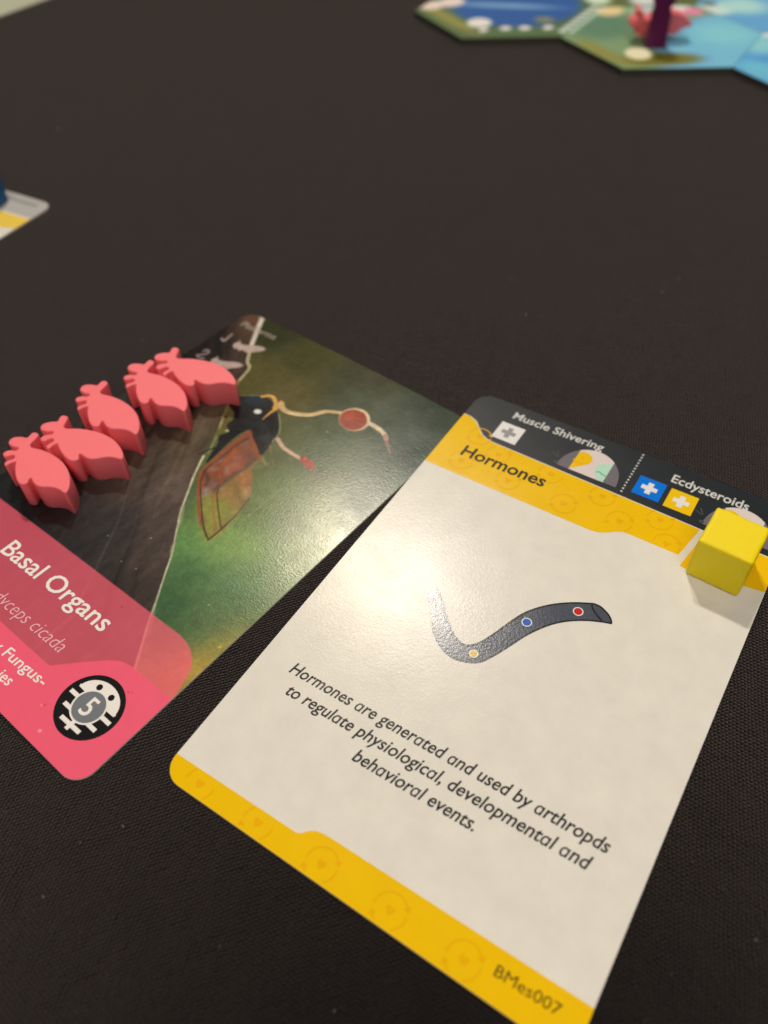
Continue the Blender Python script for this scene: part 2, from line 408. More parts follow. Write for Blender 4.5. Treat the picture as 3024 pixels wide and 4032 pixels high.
TRUNK=[(0.387,8.776),(0.686,8.285),(0.948,7.873),(1.247,7.482),(1.435,7.348),(1.558,6.932),(1.976,6.240),(2.586,5.044),(2.884,4.557),(3.372,3.831),(3.813,3.301),(4.218,2.700),(4.469,2.329),(4.689,1.986),(4.937,1.631)]
ART=[
('S',[(0.387,8.776),(0.686,8.285),(0.948,7.873)],0.055,0.048,(195,180,160),0.020,1.00),
('S',[(0.948,7.873),(1.247,7.482),(1.435,7.348),(1.558,6.932)],0.038,0.029,(165,150,115),0.015,1.00),
('S',[(1.558,6.932),(1.976,6.240)],0.024,0.024,(130,110,70),0.020,1.00),
('S',[(1.976,6.240),(2.132,5.977),(2.277,5.784)],0.023,0.029,(190,175,140),0.015,1.00),
('S',[(2.277,5.784),(2.442,5.487),(2.593,5.194)],0.019,0.014,(140,125,85),0.020,1.00),
('S',[(2.565,5.116),(2.797,4.681),(2.977,4.404),(3.226,4.014),(3.381,3.818)],0.020,0.015,(190,178,145),0.015,1.00),
('S',[(3.200,4.065),(3.387,3.857),(3.493,3.698)],0.034,0.019,(150,140,110),0.020,0.70),
('S',[(3.381,3.818),(3.604,3.547),(3.813,3.301),(4.003,3.017),(4.218,2.700)],0.011,0.014,(185,175,145),0.012,1.00),
('S',[(3.685,3.477),(3.719,3.372),(3.871,3.230)],0.018,0.009,(150,140,105),0.015,0.80),
('S',[(4.218,2.700),(4.351,2.502),(4.498,2.271),(4.751,1.915),(4.993,1.577)],0.014,0.019,(170,165,130),0.015,1.00),
('S',[(4.351,2.502),(4.507,2.336),(4.690,2.086)],0.008,0.008,(150,150,110),0.020,0.70),
('P',[(1.916,6.264),(2.064,6.289),(2.212,6.230),(2.238,6.083),(2.407,5.882),(2.375,5.751),(2.407,5.641),(2.332,5.612),(2.191,5.883),(2.034,6.070)],(100,88,45),0.030,0.80),
('P',[(2.158,6.093),(2.165,6.083),(2.167,6.071),(2.164,6.059),(2.156,6.047),(2.144,6.039),(2.130,6.033),(2.115,6.032),(2.101,6.035),(2.090,6.042),(2.083,6.052),(2.081,6.064),(2.084,6.076),(2.092,6.087),(2.104,6.096),(2.118,6.102),(2.133,6.103),(2.147,6.100)],(50,42,20),0.020,1.00),
('P',[(2.463,5.849),(2.468,5.840),(2.469,5.829),(2.464,5.817),(2.455,5.806),(2.443,5.797),(2.429,5.791),(2.414,5.788),(2.401,5.790),(2.392,5.795),(2.386,5.804),(2.386,5.815),(2.390,5.827),(2.399,5.838),(2.412,5.847),(2.426,5.854),(2.440,5.856),(2.453,5.854)],(175,160,100),0.020,1.00),
('P',[(1.794,6.461),(1.930,6.648),(2.058,6.758),(2.186,6.867),(2.339,6.908),(2.527,6.890),(2.664,6.794),(2.866,6.694),(3.083,6.502),(3.239,6.299),(3.285,6.098),(3.364,5.875),(3.368,5.750),(3.268,5.750),(2.933,5.960),(2.734,6.075),(2.674,5.949),(2.665,5.757),(2.701,5.445),(2.743,5.096),(2.722,5.030),(2.608,5.298),(2.540,5.478),(2.407,5.641),(2.470,5.822),(2.307,5.915),(2.290,6.094),(2.155,6.244),(1.948,6.316)],(27,28,30),0.015,1.00),
('S',[(2.609,5.414),(2.531,5.291),(2.493,5.172),(2.460,5.096)],0.022,0.007,(32,30,28),0.015,1.00),
('S',[(2.093,5.975),(2.257,5.662),(2.477,5.302)],0.009,0.007,(60,50,35),0.020,0.80),
('P',[(2.409,6.859),(2.431,6.817),(2.429,6.764),(2.402,6.705),(2.354,6.649),(2.290,6.602),(2.219,6.568),(2.147,6.554),(2.085,6.559),(2.039,6.584),(2.016,6.626),(2.018,6.680),(2.044,6.739),(2.093,6.796),(2.158,6.844),(2.230,6.877),(2.302,6.891),(2.364,6.885)],(52,62,66),0.080,0.70),
('P',[(2.912,6.372),(2.940,6.337),(2.955,6.300),(2.956,6.265),(2.944,6.237),(2.920,6.218),(2.886,6.212),(2.847,6.218),(2.807,6.236),(2.771,6.265),(2.743,6.299),(2.727,6.337),(2.725,6.372),(2.737,6.401),(2.762,6.420),(2.797,6.426),(2.836,6.419),(2.877,6.401)],(48,52,54),0.060,0.60),
('P',[(3.188,6.155),(3.204,6.130),(3.207,6.102),(3.199,6.072),(3.180,6.045),(3.152,6.023),(3.118,6.010),(3.083,6.007),(3.051,6.014),(3.026,6.031),(3.010,6.055),(3.007,6.084),(3.015,6.114),(3.034,6.141),(3.063,6.163),(3.096,6.176),(3.131,6.179),(3.163,6.171)],(58,58,60),0.050,0.50),
('P',[(2.649,6.282),(2.664,6.256),(2.664,6.223),(2.650,6.188),(2.622,6.154),(2.585,6.126),(2.543,6.107),(2.500,6.099),(2.462,6.104),(2.434,6.120),(2.419,6.146),(2.418,6.179),(2.433,6.214),(2.460,6.248),(2.498,6.276),(2.540,6.295),(2.583,6.303),(2.621,6.298)],(40,38,40),0.050,0.70),
('S',[(2.198,6.876),(2.053,6.763),(1.925,6.674)],0.021,0.010,(125,118,112),0.020,0.80),
('S',[(2.717,6.443),(2.716,6.278),(2.714,6.114)],0.009,0.005,(70,72,72),0.020,0.60),
('P',[(2.557,6.572),(2.569,6.553),(2.573,6.531),(2.568,6.508),(2.554,6.488),(2.533,6.472),(2.508,6.463),(2.481,6.461),(2.456,6.468),(2.436,6.482),(2.423,6.501),(2.419,6.523),(2.424,6.546),(2.438,6.566),(2.459,6.582),(2.485,6.591),(2.511,6.592),(2.536,6.586)],(196,190,174),0.020,1.00),
('S',[(2.880,6.705),(3.110,6.495),(3.236,6.323),(3.282,6.121)],0.009,0.009,(170,160,125),0.012,0.80),
('P',[(2.747,6.071),(2.933,5.960),(3.250,5.787),(3.365,5.672),(3.442,5.656),(3.468,5.452),(3.691,5.212),(3.909,4.958),(4.021,4.568),(4.082,4.219),(4.082,4.004),(4.060,3.849),(3.940,3.872),(3.733,3.990),(3.371,4.265),(3.018,4.574),(2.841,4.799),(2.781,5.100),(2.729,5.596),(2.736,5.890)],(124,98,54),0.020,1.00),
('P',[(3.303,4.326),(3.494,4.589),(3.970,4.618),(4.082,4.219),(4.082,4.004),(4.060,3.849),(3.940,3.872),(3.658,4.041)],(128,128,58),0.120,0.90),
('P',[(2.763,6.056),(2.933,5.960),(3.250,5.787),(3.365,5.672),(3.367,5.375),(3.341,5.110),(3.335,4.700),(3.214,4.443),(3.040,4.591),(2.852,4.808),(2.796,5.086),(2.744,5.581)],(128,74,50),0.030,0.90),
('P',[(3.231,5.469),(3.270,5.422),(3.295,5.374),(3.303,5.330),(3.292,5.296),(3.265,5.275),(3.224,5.270),(3.175,5.282),(3.122,5.308),(3.073,5.347),(3.032,5.394),(3.007,5.443),(2.998,5.487),(3.009,5.522),(3.036,5.543),(3.078,5.548),(3.129,5.536),(3.182,5.508)],(150,92,76),0.060,0.75),
('P',[(3.272,5.626),(3.303,5.589),(3.323,5.552),(3.330,5.519),(3.324,5.493),(3.304,5.478),(3.274,5.475),(3.237,5.486),(3.197,5.508),(3.159,5.539),(3.127,5.575),(3.106,5.613),(3.099,5.647),(3.105,5.673),(3.125,5.688),(3.156,5.691),(3.194,5.680),(3.234,5.657)],(112,80,72),0.060,0.75),
('P',[(3.263,4.786),(3.288,4.756),(3.301,4.724),(3.302,4.693),(3.291,4.668),(3.268,4.650),(3.237,4.643),(3.201,4.646),(3.164,4.661),(3.131,4.684),(3.106,4.714),(3.092,4.746),(3.090,4.777),(3.102,4.803),(3.125,4.821),(3.157,4.828),(3.193,4.824),(3.230,4.810)],(116,92,88),0.060,0.75),
('P',[(3.298,4.577),(3.319,4.553),(3.331,4.528),(3.333,4.504),(3.325,4.484),(3.308,4.471),(3.284,4.466),(3.256,4.470),(3.227,4.482),(3.200,4.502),(3.179,4.525),(3.166,4.551),(3.164,4.576),(3.172,4.596),(3.189,4.609),(3.213,4.613),(3.242,4.609),(3.271,4.597)],(146,138,134),0.060,0.75),
('P',[(3.198,5.146),(3.221,5.122),(3.237,5.097),(3.244,5.076),(3.242,5.060),(3.232,5.052),(3.213,5.052),(3.189,5.061),(3.162,5.077),(3.136,5.098),(3.113,5.123),(3.097,5.148),(3.089,5.169),(3.091,5.185),(3.102,5.194),(3.120,5.193),(3.145,5.185),(3.172,5.168)],(168,128,118),0.060,0.75),
('P',[(3.015,5.055),(3.023,5.039),(3.021,5.018),(3.008,4.995),(2.987,4.971),(2.960,4.950),(2.930,4.935),(2.900,4.926),(2.875,4.926),(2.857,4.935),(2.849,4.950),(2.851,4.971),(2.864,4.995),(2.885,5.019),(2.913,5.040),(2.943,5.055),(2.972,5.064),(2.997,5.063)],(140,112,100),0.060,0.75),
('P',[(2.937,5.243),(2.944,5.232),(2.945,5.218),(2.939,5.202),(2.928,5.188),(2.912,5.176),(2.894,5.168),(2.875,5.165),(2.859,5.167),(2.846,5.174),(2.838,5.186),(2.837,5.200),(2.843,5.215),(2.854,5.230),(2.870,5.242),(2.888,5.250),(2.907,5.253),(2.924,5.251)],(140,110,98),0.060,0.75),
('P',[(2.995,5.798),(3.018,5.771),(3.032,5.743),(3.036,5.718),(3.030,5.698),(3.014,5.685),(2.990,5.683),(2.962,5.689),(2.931,5.705),(2.903,5.728),(2.880,5.755),(2.865,5.783),(2.861,5.809),(2.867,5.829),(2.883,5.841),(2.907,5.844),(2.936,5.837),(2.967,5.821)],(120,84,74),0.060,0.75),
('P',[(3.244,5.280),(3.270,5.249),(3.286,5.217),(3.290,5.188),(3.282,5.164),(3.262,5.149),(3.234,5.145),(3.200,5.152),(3.165,5.169),(3.132,5.194),(3.106,5.225),(3.089,5.257),(3.085,5.287),(3.093,5.311),(3.113,5.326),(3.141,5.330),(3.176,5.323),(3.211,5.306)],(158,96,72),0.060,0.75),
('P',[(3.642,5.222),(3.702,5.154),(3.743,5.086),(3.762,5.027),(3.756,4.984),(3.726,4.960),(3.675,4.960),(3.610,4.983),(3.537,5.026),(3.466,5.086),(3.405,5.154),(3.361,5.223),(3.341,5.284),(3.346,5.329),(3.377,5.353),(3.430,5.352),(3.497,5.328),(3.571,5.283)],(158,104,62),0.060,0.75),
('P',[(3.675,4.846),(3.709,4.801),(3.725,4.750),(3.720,4.700),(3.696,4.657),(3.655,4.625),(3.602,4.608),(3.543,4.609),(3.486,4.628),(3.437,4.661),(3.402,4.706),(3.386,4.757),(3.390,4.808),(3.414,4.852),(3.456,4.884),(3.510,4.901),(3.569,4.899),(3.627,4.880)],(146,112,66),0.060,0.75),
('P',[(3.870,4.997),(3.897,4.963),(3.914,4.927),(3.917,4.894),(3.907,4.867),(3.885,4.849),(3.853,4.844),(3.815,4.850),(3.776,4.869),(3.740,4.896),(3.712,4.931),(3.695,4.967),(3.692,5.001),(3.702,5.028),(3.724,5.046),(3.757,5.051),(3.795,5.044),(3.834,5.026)],(165,130,88),0.060,0.75),
('P',[(3.929,4.676),(3.964,4.634),(3.986,4.590),(3.992,4.550),(3.982,4.518),(3.956,4.498),(3.919,4.492),(3.873,4.502),(3.825,4.525),(3.780,4.560),(3.744,4.602),(3.721,4.646),(3.715,4.687),(3.725,4.719),(3.751,4.740),(3.790,4.745),(3.836,4.735),(3.885,4.711)],(140,112,60),0.060,0.75),
('P',[(3.512,5.586),(3.538,5.555),(3.556,5.524),(3.562,5.496),(3.558,5.475),(3.542,5.463),(3.518,5.462),(3.487,5.471),(3.454,5.490),(3.423,5.516),(3.396,5.547),(3.379,5.579),(3.372,5.607),(3.376,5.628),(3.392,5.640),(3.417,5.641),(3.448,5.632),(3.481,5.612)],(120,110,68),0.060,0.75),
('S',[(2.875,5.916),(2.841,5.707),(2.845,5.427),(2.849,5.152)],0.022,0.012,(74,50,40),0.020,0.80),
('S',[(2.761,6.068),(2.747,5.579),(2.796,5.086),(2.823,4.835),(2.958,4.647),(3.299,4.323),(3.733,3.990)],0.028,0.020,(142,74,44),0.015,1.00),
('S',[(2.837,5.068),(2.871,4.847),(3.051,4.599),(3.337,4.353),(3.593,4.144),(3.839,3.964),(4.048,3.861)],0.011,0.014,(66,50,38),0.012,1.00),
('S',[(4.060,3.849),(4.064,3.969),(4.057,4.243),(4.021,4.568),(3.940,4.890)],0.020,0.009,(80,64,44),0.015,1.00),
('S',[(4.107,3.928),(4.115,4.116),(4.073,4.299)],0.010,0.006,(170,110,60),0.020,0.80),
('S',[(3.365,5.672),(3.374,5.368),(3.341,5.110),(3.326,4.858),(3.341,4.657)],0.028,0.028,(84,70,60),0.030,0.85),
('S',[(3.368,4.725),(3.456,4.606),(3.641,4.452),(3.846,4.297),(4.032,4.158)],0.011,0.011,(92,48,32),0.012,1.00),
('S',[(3.347,4.615),(3.630,4.353),(3.916,4.133),(4.027,4.003)],0.015,0.012,(150,90,46),0.020,0.80),
('S',[(2.885,5.585),(2.943,5.374),(2.999,5.166),(3.069,5.023),(3.310,4.846)],0.030,0.018,(150,82,46),0.020,0.90),
('S',[(3.014,4.810),(3.033,5.019),(3.008,5.273),(2.930,5.542)],0.022,0.015,(150,80,46),0.020,0.90),
('S',[(3.168,5.471),(3.257,5.364),(3.362,5.321)],0.013,0.010,(150,76,44),0.020,0.80),
('S',[(2.776,6.053),(2.969,5.935),(3.265,5.773),(3.380,5.658),(3.446,5.672)],0.019,0.015,(140,72,44),0.015,0.90),
('S',[(2.871,4.847),(3.042,4.784),(3.123,4.654)],0.025,0.016,(60,46,42),0.030,0.60),
('S',[(3.772,4.828),(3.885,4.710)],0.008,0.006,(96,80,50),0.015,0.70),
('S',[(3.813,5.188),(3.953,4.877),(4.097,4.605),(4.190,4.315)],0.008,0.006,(92,90,48),0.020,0.60),
('S',[(4.025,4.174),(4.126,4.124)],0.007,0.004,(80,80,40),0.020,0.60),
('S',[(3.335,6.006),(3.522,5.856)],0.014,0.008,(150,104,62),0.020,0.80),
('S',[(3.433,5.725),(3.579,5.637),(3.620,5.656)],0.013,0.025,(150,140,98),0.030,0.70),
('S',[(3.611,5.786),(3.768,5.685)],0.010,0.008,(140,120,75),0.020,0.70),
('S',[(3.371,5.727),(3.473,5.655)],0.018,0.008,(160,88,48),0.020,0.80),
('S',[(2.257,6.882),(2.350,6.984),(2.478,6.983),(2.627,6.879),(2.672,6.786)],0.034,0.038,(196,148,78),0.015,1.00),
('S',[(2.721,6.951),(2.717,6.847),(2.711,6.703),(2.714,6.551),(2.726,6.430)],0.048,0.011,(196,146,72),0.015,1.00),
('P',[(2.722,6.994),(2.736,6.975),(2.743,6.955),(2.744,6.936),(2.737,6.921),(2.723,6.911),(2.705,6.907),(2.684,6.910),(2.663,6.920),(2.644,6.935),(2.630,6.954),(2.622,6.974),(2.622,6.993),(2.629,7.008),(2.642,7.018),(2.661,7.022),(2.682,7.019),(2.703,7.009)],(200,150,78),0.015,1.00),
('S',[(2.693,6.936),(2.832,6.866),(2.955,6.862),(3.164,6.938),(3.361,7.076),(3.493,7.285),(3.760,7.445)],0.058,0.037,(190,158,112),0.012,1.00),
('S',[(2.972,6.844),(3.185,6.916),(3.381,7.053),(3.517,7.258)],0.014,0.010,(222,198,150),0.010,0.70),
('P',[(4.300,7.636),(4.353,7.546),(4.372,7.445),(4.355,7.347),(4.304,7.262),(4.226,7.201),(4.128,7.171),(4.024,7.175),(3.924,7.213),(3.841,7.281),(3.785,7.371),(3.764,7.473),(3.780,7.573),(3.831,7.660),(3.912,7.723),(4.012,7.753),(4.119,7.747),(4.219,7.706)],(205,178,140),0.015,1.00),
('P',[(4.261,7.593),(4.309,7.512),(4.327,7.422),(4.313,7.334),(4.269,7.259),(4.199,7.205),(4.113,7.178),(4.020,7.183),(3.930,7.218),(3.856,7.279),(3.805,7.361),(3.785,7.452),(3.798,7.541),(3.843,7.619),(3.914,7.674),(4.003,7.700),(4.098,7.694),(4.188,7.657)],(142,56,30),0.020,1.00),
('P',[(4.104,7.565),(4.127,7.524),(4.134,7.476),(4.122,7.427),(4.093,7.385),(4.052,7.353),(4.002,7.335),(3.950,7.333),(3.902,7.349),(3.863,7.379),(3.839,7.421),(3.832,7.469),(3.844,7.518),(3.872,7.561),(3.914,7.593),(3.965,7.611),(4.017,7.612),(4.066,7.596)],(160,70,36),0.060,0.80),
('P',[(4.292,7.462),(4.307,7.428),(4.303,7.383),(4.280,7.335),(4.241,7.289),(4.190,7.250),(4.135,7.222),(4.080,7.210),(4.034,7.215),(4.001,7.236),(3.985,7.271),(3.990,7.315),(4.013,7.363),(4.052,7.410),(4.103,7.450),(4.159,7.477),(4.214,7.489),(4.260,7.484)],(132,46,28),0.050,0.60),
('S',[(4.361,7.547),(4.557,7.546),(4.749,7.496),(4.855,7.417)],0.051,0.040,(196,172,140),0.015,1.00),
('S',[(4.783,7.480),(4.961,7.323),(5.126,7.202)],0.035,0.012,(150,96,82),0.020,0.90),
('S',[(3.316,6.221),(3.543,6.128),(3.763,6.111),(3.990,6.114)],0.039,0.035,(186,152,126),0.012,1.00),
('P',[(3.935,6.140),(4.049,6.183),(4.212,6.196),(4.321,6.101),(4.276,6.009),(4.152,6.025),(4.030,6.071)],(152,56,46),0.015,1.00),
('S',[(4.271,6.061),(4.418,5.981),(4.501,5.937)],0.026,0.009,(120,78,60),0.020,0.80),
('P',[(4.072,6.201),(4.079,6.190),(4.080,6.178),(4.076,6.164),(4.067,6.152),(4.055,6.142),(4.040,6.137),(4.025,6.135),(4.011,6.138),(4.001,6.146),(3.994,6.156),(3.993,6.169),(3.997,6.183),(4.006,6.195),(4.018,6.205),(4.033,6.211),(4.048,6.212),(4.062,6.209)],(190,90,76),0.020,0.70),
('S',[(4.205,4.421),(4.217,5.361),(4.257,5.773)],0.007,0.007,(150,150,112),0.010,0.55),
('S',[(3.537,6.065),(3.484,6.501),(3.530,6.842)],0.006,0.006,(120,120,90),0.010,0.40),
('S',[(2.281,7.260),(3.142,7.571),(3.717,8.075)],0.006,0.006,(110,108,70),0.012,0.35),
('P',[(0.613,7.675),(0.585,7.770),(0.617,7.844),(0.589,7.888),(0.625,7.888),(0.687,7.829),(0.816,7.844),(0.986,7.939),(1.121,7.998),(1.258,7.983),(1.238,7.881),(1.127,7.765),(1.078,7.692),(0.970,7.677),(0.874,7.684),(0.852,7.618),(0.772,7.661),(0.720,7.625)],(172,150,134),0.020,1.00),
('P',[(0.626,7.047),(0.601,7.137),(0.634,7.206),(0.607,7.248),(0.643,7.248),(0.703,7.192),(0.831,7.207),(1.002,7.297),(1.138,7.353),(1.275,7.339),(1.253,7.243),(1.141,7.132),(1.090,7.064),(0.982,7.049),(0.887,7.055),(0.864,6.993),(0.785,7.034),(0.732,6.999)],(164,140,128),0.020,1.00),
('S',[(0.236,7.719),(0.336,7.686),(0.331,7.785),(0.305,7.949)],0.028,0.028,(150,128,118),0.020,1.00),
('S',[(0.252,7.195),(0.265,7.267),(0.361,7.247),(0.351,7.139),(0.242,7.038),(0.353,7.005),(0.448,7.035)],0.024,0.021,(142,126,118),0.020,1.00)]
BG=[(1.02,8.63,52,54,28),(2.24,8.46,72,68,34),(3.46,8.58,60,60,36),(5.04,8.52,44,56,38),(1.67,7.24,86,78,40),(2.69,7.25,90,80,42),(3.84,7.76,66,72,50),(5.21,7.55,52,66,52),(3.38,4.94,98,100,56),(3.42,6.15,86,88,54),(4.35,6.47,72,86,58),(5.45,6.20,56,78,54),(4.14,4.80,100,112,62),(4.83,4.99,84,104,62),(4.10,3.87,124,146,78),(3.95,3.62,92,128,72),(4.56,4.10,116,140,74),(5.39,4.12,84,112,62),(4.24,3.20,70,98,60),(5.05,3.36,76,108,66),(4.54,2.53,58,86,56),(5.25,2.65,78,98,62),(4.99,2.49,68,92,58),(5.65,2.53,150,134,62),(5.70,2.14,168,136,62),(5.83,1.84,150,120,70),(3.05,4.31,76,92,58),(2.81,4.88,84,90,54)]
TK=[(0.27,2.45,36,35,34),(1.23,2.57,28,26,25),(2.45,2.45,46,42,40),(3.20,2.39,52,46,42),(3.90,2.32,60,50,44),(3.51,2.95,72,60,52),(3.08,3.62,74,62,54),(2.73,3.00,50,46,44),(2.68,4.40,92,76,66),(2.09,4.34,70,60,50),(2.17,5.45,86,74,56),(2.22,4.99,74,62,46),(1.31,4.98,50,42,36),(0.88,6.97,66,50,42),(0.60,8.01,78,58,44),(0.31,8.58,92,64,48),(0.46,7.70,52,44,38),(0.25,6.52,44,40,36),(0.02,5.30,46,48,44)]
B = empty('game_card', (-6.495, -0.102, 0), (0, 0, math.radians(-6.28)))
tag(B, 'pink and green illustrated card titled Basal Organs, under the row of pink tokens', 'card', 'cards on the tablecloth')
card_body(B, bow, nu=40)
def paint_art():
    nu, nv = 430, 660
    e = 0.0006
    V = np.linspace(e, CH-e, nv)
    d = np.where(V < CR, CR-V, np.where(V > CH-CR, V-(CH-CR), 0.0))
    ed = CR - np.sqrt(np.maximum(CR*CR-d*d, 0)) + e
    U = ed[:, None] + (CW-2*ed)[:, None]*np.linspace(0, 1, nu)[None, :]
    Vg = np.repeat(V[:, None], nu, 1)
    rng = np.random.default_rng(4)
    def fbm(su, sv, seed, oct=4):
        r = np.random.default_rng(seed); out = np.zeros_like(U); amp = 1; tot = 0
        for k in range(oct):
            gx, gy = int(CW*su*2**k)+3, int(CH*sv*2**k)+3
            g = r.random((gy, gx)); x = U/CW*(gx-2); y = Vg/CH*(gy-2)
            xi, yi = x.astype(int), y.astype(int); fx, fy = x-xi, y-yi
            fx = fx*fx*(3-2*fx); fy = fy*fy*(3-2*fy)
            out += amp*((g[yi, xi]*(1-fx)+g[yi, xi+1]*fx)*(1-fy)+(g[yi+1, xi]*(1-fx)+g[yi+1, xi+1]*fx)*fy)
            tot += amp; amp *= 0.55
        return out/tot-0.5
    def field(pts):
        acc = np.zeros(U.shape+(3,)); ws = np.zeros(U.shape)
        for x, y, r, g, b in pts:
            wgt = 1/((U-x)**2+(Vg-y)**2+0.10)**1.8
            acc += wgt[..., None]*np.array((r, g, b), float); ws += wgt
        return acc/ws[..., None]
    img = field(BG)
    img *= (1+0.10*fbm(1.2, 1.2, 1)+0.05*fbm(8, 8, 2))[..., None]
    # bark
    bark = field(TK)*1.06
    # streaks along the trunk direction
    tx = np.array([p[0] for p in TRUNK]); ty = np.array([p[1] for p in TRUNK])
    o = np.argsort(ty); edge = np.interp(Vg, ty[o], tx[o]) + 0.03*fbm(2, 9, 8)
    s = (U-edge)
    r = np.random.default_rng(9)
    st = np.zeros_like(U)
    for k in range(38):
        off = -r.random()**1.2*3.2; wdt = 0.02+0.07*r.random(); vc = r.random()*6+2; vl = 0.5+r.random()*1.6
        st += (r.random()-0.42)*np.exp(-((s-off-0.05*np.sin(Vg*1.7+k))/wdt)**2-((Vg-vc)/vl)**2)
    bark *= (1+0.6*np.clip(st, -1, 1.2)+0.3*fbm(9, 2, 5))[..., None]
    bark *= (1-0.5*np.clip((-s-0.42)/0.35, 0, 1)*np.clip((Vg-5.2)/0.8, 0, 1))[..., None]
    aa = 0.015
    m = np.clip(0.5-s/(2*aa), 0, 1)
    img = img*(1-m[..., None])+bark*m[..., None]
    def seg_d(P, w0, w1):
        dist = np.full(U.shape, 9.0); n = len(P)
        L = [0]
        for i in range(n-1): L.append(L[-1]+math.dist(P[i], P[i+1]))
        pad = max(w0, w1)+0.12
        for i in range(n-1):
            (x0, y0), (x1, y1) = P[i], P[i+1]
            dx, dy = x1-x0, y1-y0; l2 = dx*dx+dy*dy+1e-12
            t = np.clip(((U-x0)*dx+(Vg-y0)*dy)/l2, 0, 1)
            wd = w0+(w1-w0)*(L[i]+t*(L[i+1]-L[i]))/L[-1]
            dist = np.minimum(dist, np.hypot(U-x0-t*dx, Vg-y0-t*dy)-wd)
        return dist
    def poly_d(P):
        dist = np.full(U.shape, 9.0); ins = np.zeros(U.shape, bool); n = len(P)
        for i in range(n):
            (x0, y0), (x1, y1) = P[i], P[(i+1) % n]
            dx, dy = x1-x0, y1-y0; l2 = dx*dx+dy*dy+1e-12
            t = np.clip(((U-x0)*dx+(Vg-y0)*dy)/l2, 0, 1)
            dist = np.minimum(dist, np.hypot(U-x0-t*dx, Vg-y0-t*dy))
            c = (y0 > Vg) != (y1 > Vg)
            xx = x0+(Vg-y0)*dx/(dy if abs(dy) > 1e-9 else 1e-9)
            ins ^= c & (U < xx)
        return np.where(ins, -dist, dist)
    U0, V0 = U, Vg
    def window(P, pad):
        nonlocal U, Vg, win
        x0, x1 = min(p[0] for p in P)-pad, max(p[0] for p in P)+pad; y0, y1 = min(p[1] for p in P)-pad, max(p[1] for p in P)+pad
        j0, j1 = max(int((y0-e)/(CH-2*e)*(nv-1))-1, 0), min(int((y1-e)/(CH-2*e)*(nv-1))+2, nv)
        i0, i1 = max(int(x0/CW*nu)-22, 0), min(int(x1/CW*nu)+23, nu)
        win = (slice(j0, j1), slice(i0, i1)); U, Vg = U0[win], V0[win]
    win = (slice(None), slice(None))
    def lay(dist, col, soft, al):
        a = (np.clip(0.5-dist/(2*soft), 0, 1)*al)
        a = a*a*(3-2*a) if al == 1 else a
        img[win] = img[win]*(1-a[..., None])+np.array(col, float)*a[..., None]
    wob = 0.012*fbm(9, 9, 12)
    for it in ART:
        if it[0] == 'P':
            P = smooth_line(it[1], 3, True) if len(it[1]) > 6 else it[1]
            window(P, it[3]+0.03); lay(poly_d(P)+wob[win], it[2], it[3], it[4])
        else:
            P = smooth_line(it[1], 4) if len(it[1]) > 2 else it[1]
            window(P, max(it[2], it[3])+it[5]+0.03); lay(seg_d(P, it[2], it[3])+wob[win], it[4], it[5], it[6])
    U, Vg, win = U0, V0, (slice(None), slice(None))
    img = 128*(np.clip(img, 1, 255)/128)**1.13
    img *= (1+0.18*fbm(11, 9, 21, 3)+0.14*fbm(22, 22, 22, 2))[..., None]
    # translucent maroon band, then the solid pink one
    lay(poly_d([(-1, 2.28), (2.6, 2.325), (4.40, 2.355), (5.05, 2.372)] + arc(5.05, 1.85, 0.62, 83, 12, 10, 0.52) + [(5.735, 1.70), (5.80, 1.5), (5.8, -1), (-1, -1)]), (238, 92, 106), 0.010, 0.73)
    hot = [(-1, 0.83), (3.95, 0.858)] + smooth_line([(4.0, 0.875), (4.25, 1.13), (4.51, 1.38), (4.62, 1.475), (4.76, 1.555), (4.95, 1.592)], 4) + [(6.5, 1.602), (6.5, -1), (-1, -1)]
    lay(poly_d(hot), (255, 88, 106), 0.010, 1)
    # handling marks: pale nicks and specks
    for (x, y, w_, c) in ((4.72, 0.18, 0.022, (255, 168, 164)), (5.2, 1.30, 0.010, (150, 40, 60)), (5.24, 1.33, 0.008, (150, 40, 60)), (4.42, 0.42, 0.018, (255, 140, 110)), (4.45, 0.45, 0.012, (150, 50, 60)), (2.7, 2.9, 0.012, (150, 140, 130)), (3.3, 3.3, 0.011, (190, 180, 170)), (4.0, 2.15, 0.008, (120, 40, 40)), (3.9, 6.9, 0.016, (170, 160, 130)), (2.95, 6.9, 0.012, (160, 150, 120)), (5.0, 3.0, 0.012, (190, 170, 130)), (5.66, 2.6, 0.014, (220, 200, 50)), (3.3, 2.7, 0.009, (180, 170, 160)), (3.6, 2.75, 0.009, (180, 170, 160))):
        window([(x, y)], w_+0.03); lay(np.hypot(U-x, Vg-y)-w_, c, 0.012, 0.9)
    U, Vg = U0, V0
    img = np.clip(img, 4, 255)
    verts = np.stack([U, Vg, BOW*np.maximum(0, 1-(2*U/CW-1)**2)+0.0015], -1).reshape(-1, 3)
    i = np.arange(nv-1)[:, None]*nu+np.arange(nu-1)[None, :]
    faces = np.stack([i, i+1, i+nu+1, i+nu], -1).reshape(-1, 4)
    me = bpy.data.meshes.new('illustration')
    me.vertices.add(len(verts)); me.vertices.foreach_set('co', verts.ravel().astype(np.float32))
    me.loops.add(faces.size); me.loops.foreach_set('vertex_index', faces.ravel().astype(np.int32))
    me.polygons.add(len(faces)); me.polygons.foreach_set('loop_start', np.arange(0, faces.size, 4, dtype=np.int32))
    me.polygons.foreach_set('use_smooth', np.ones(len(faces), bool))
    me.update(calc_edges=True)
    ca = me.color_attributes.new('print', 'FLOAT_COLOR', 'POINT')
    alb = np.clip(lin(img)/ILLUM, 0.002, 0.86).reshape(-1, 3)
    ca.data.foreach_set('color', np.concatenate([alb, np.ones((len(alb), 1))], 1).ravel().astype(np.float32))
    me.materials.append(print_mat('art_print', attr='print', rough=0.205, spec=0.25))
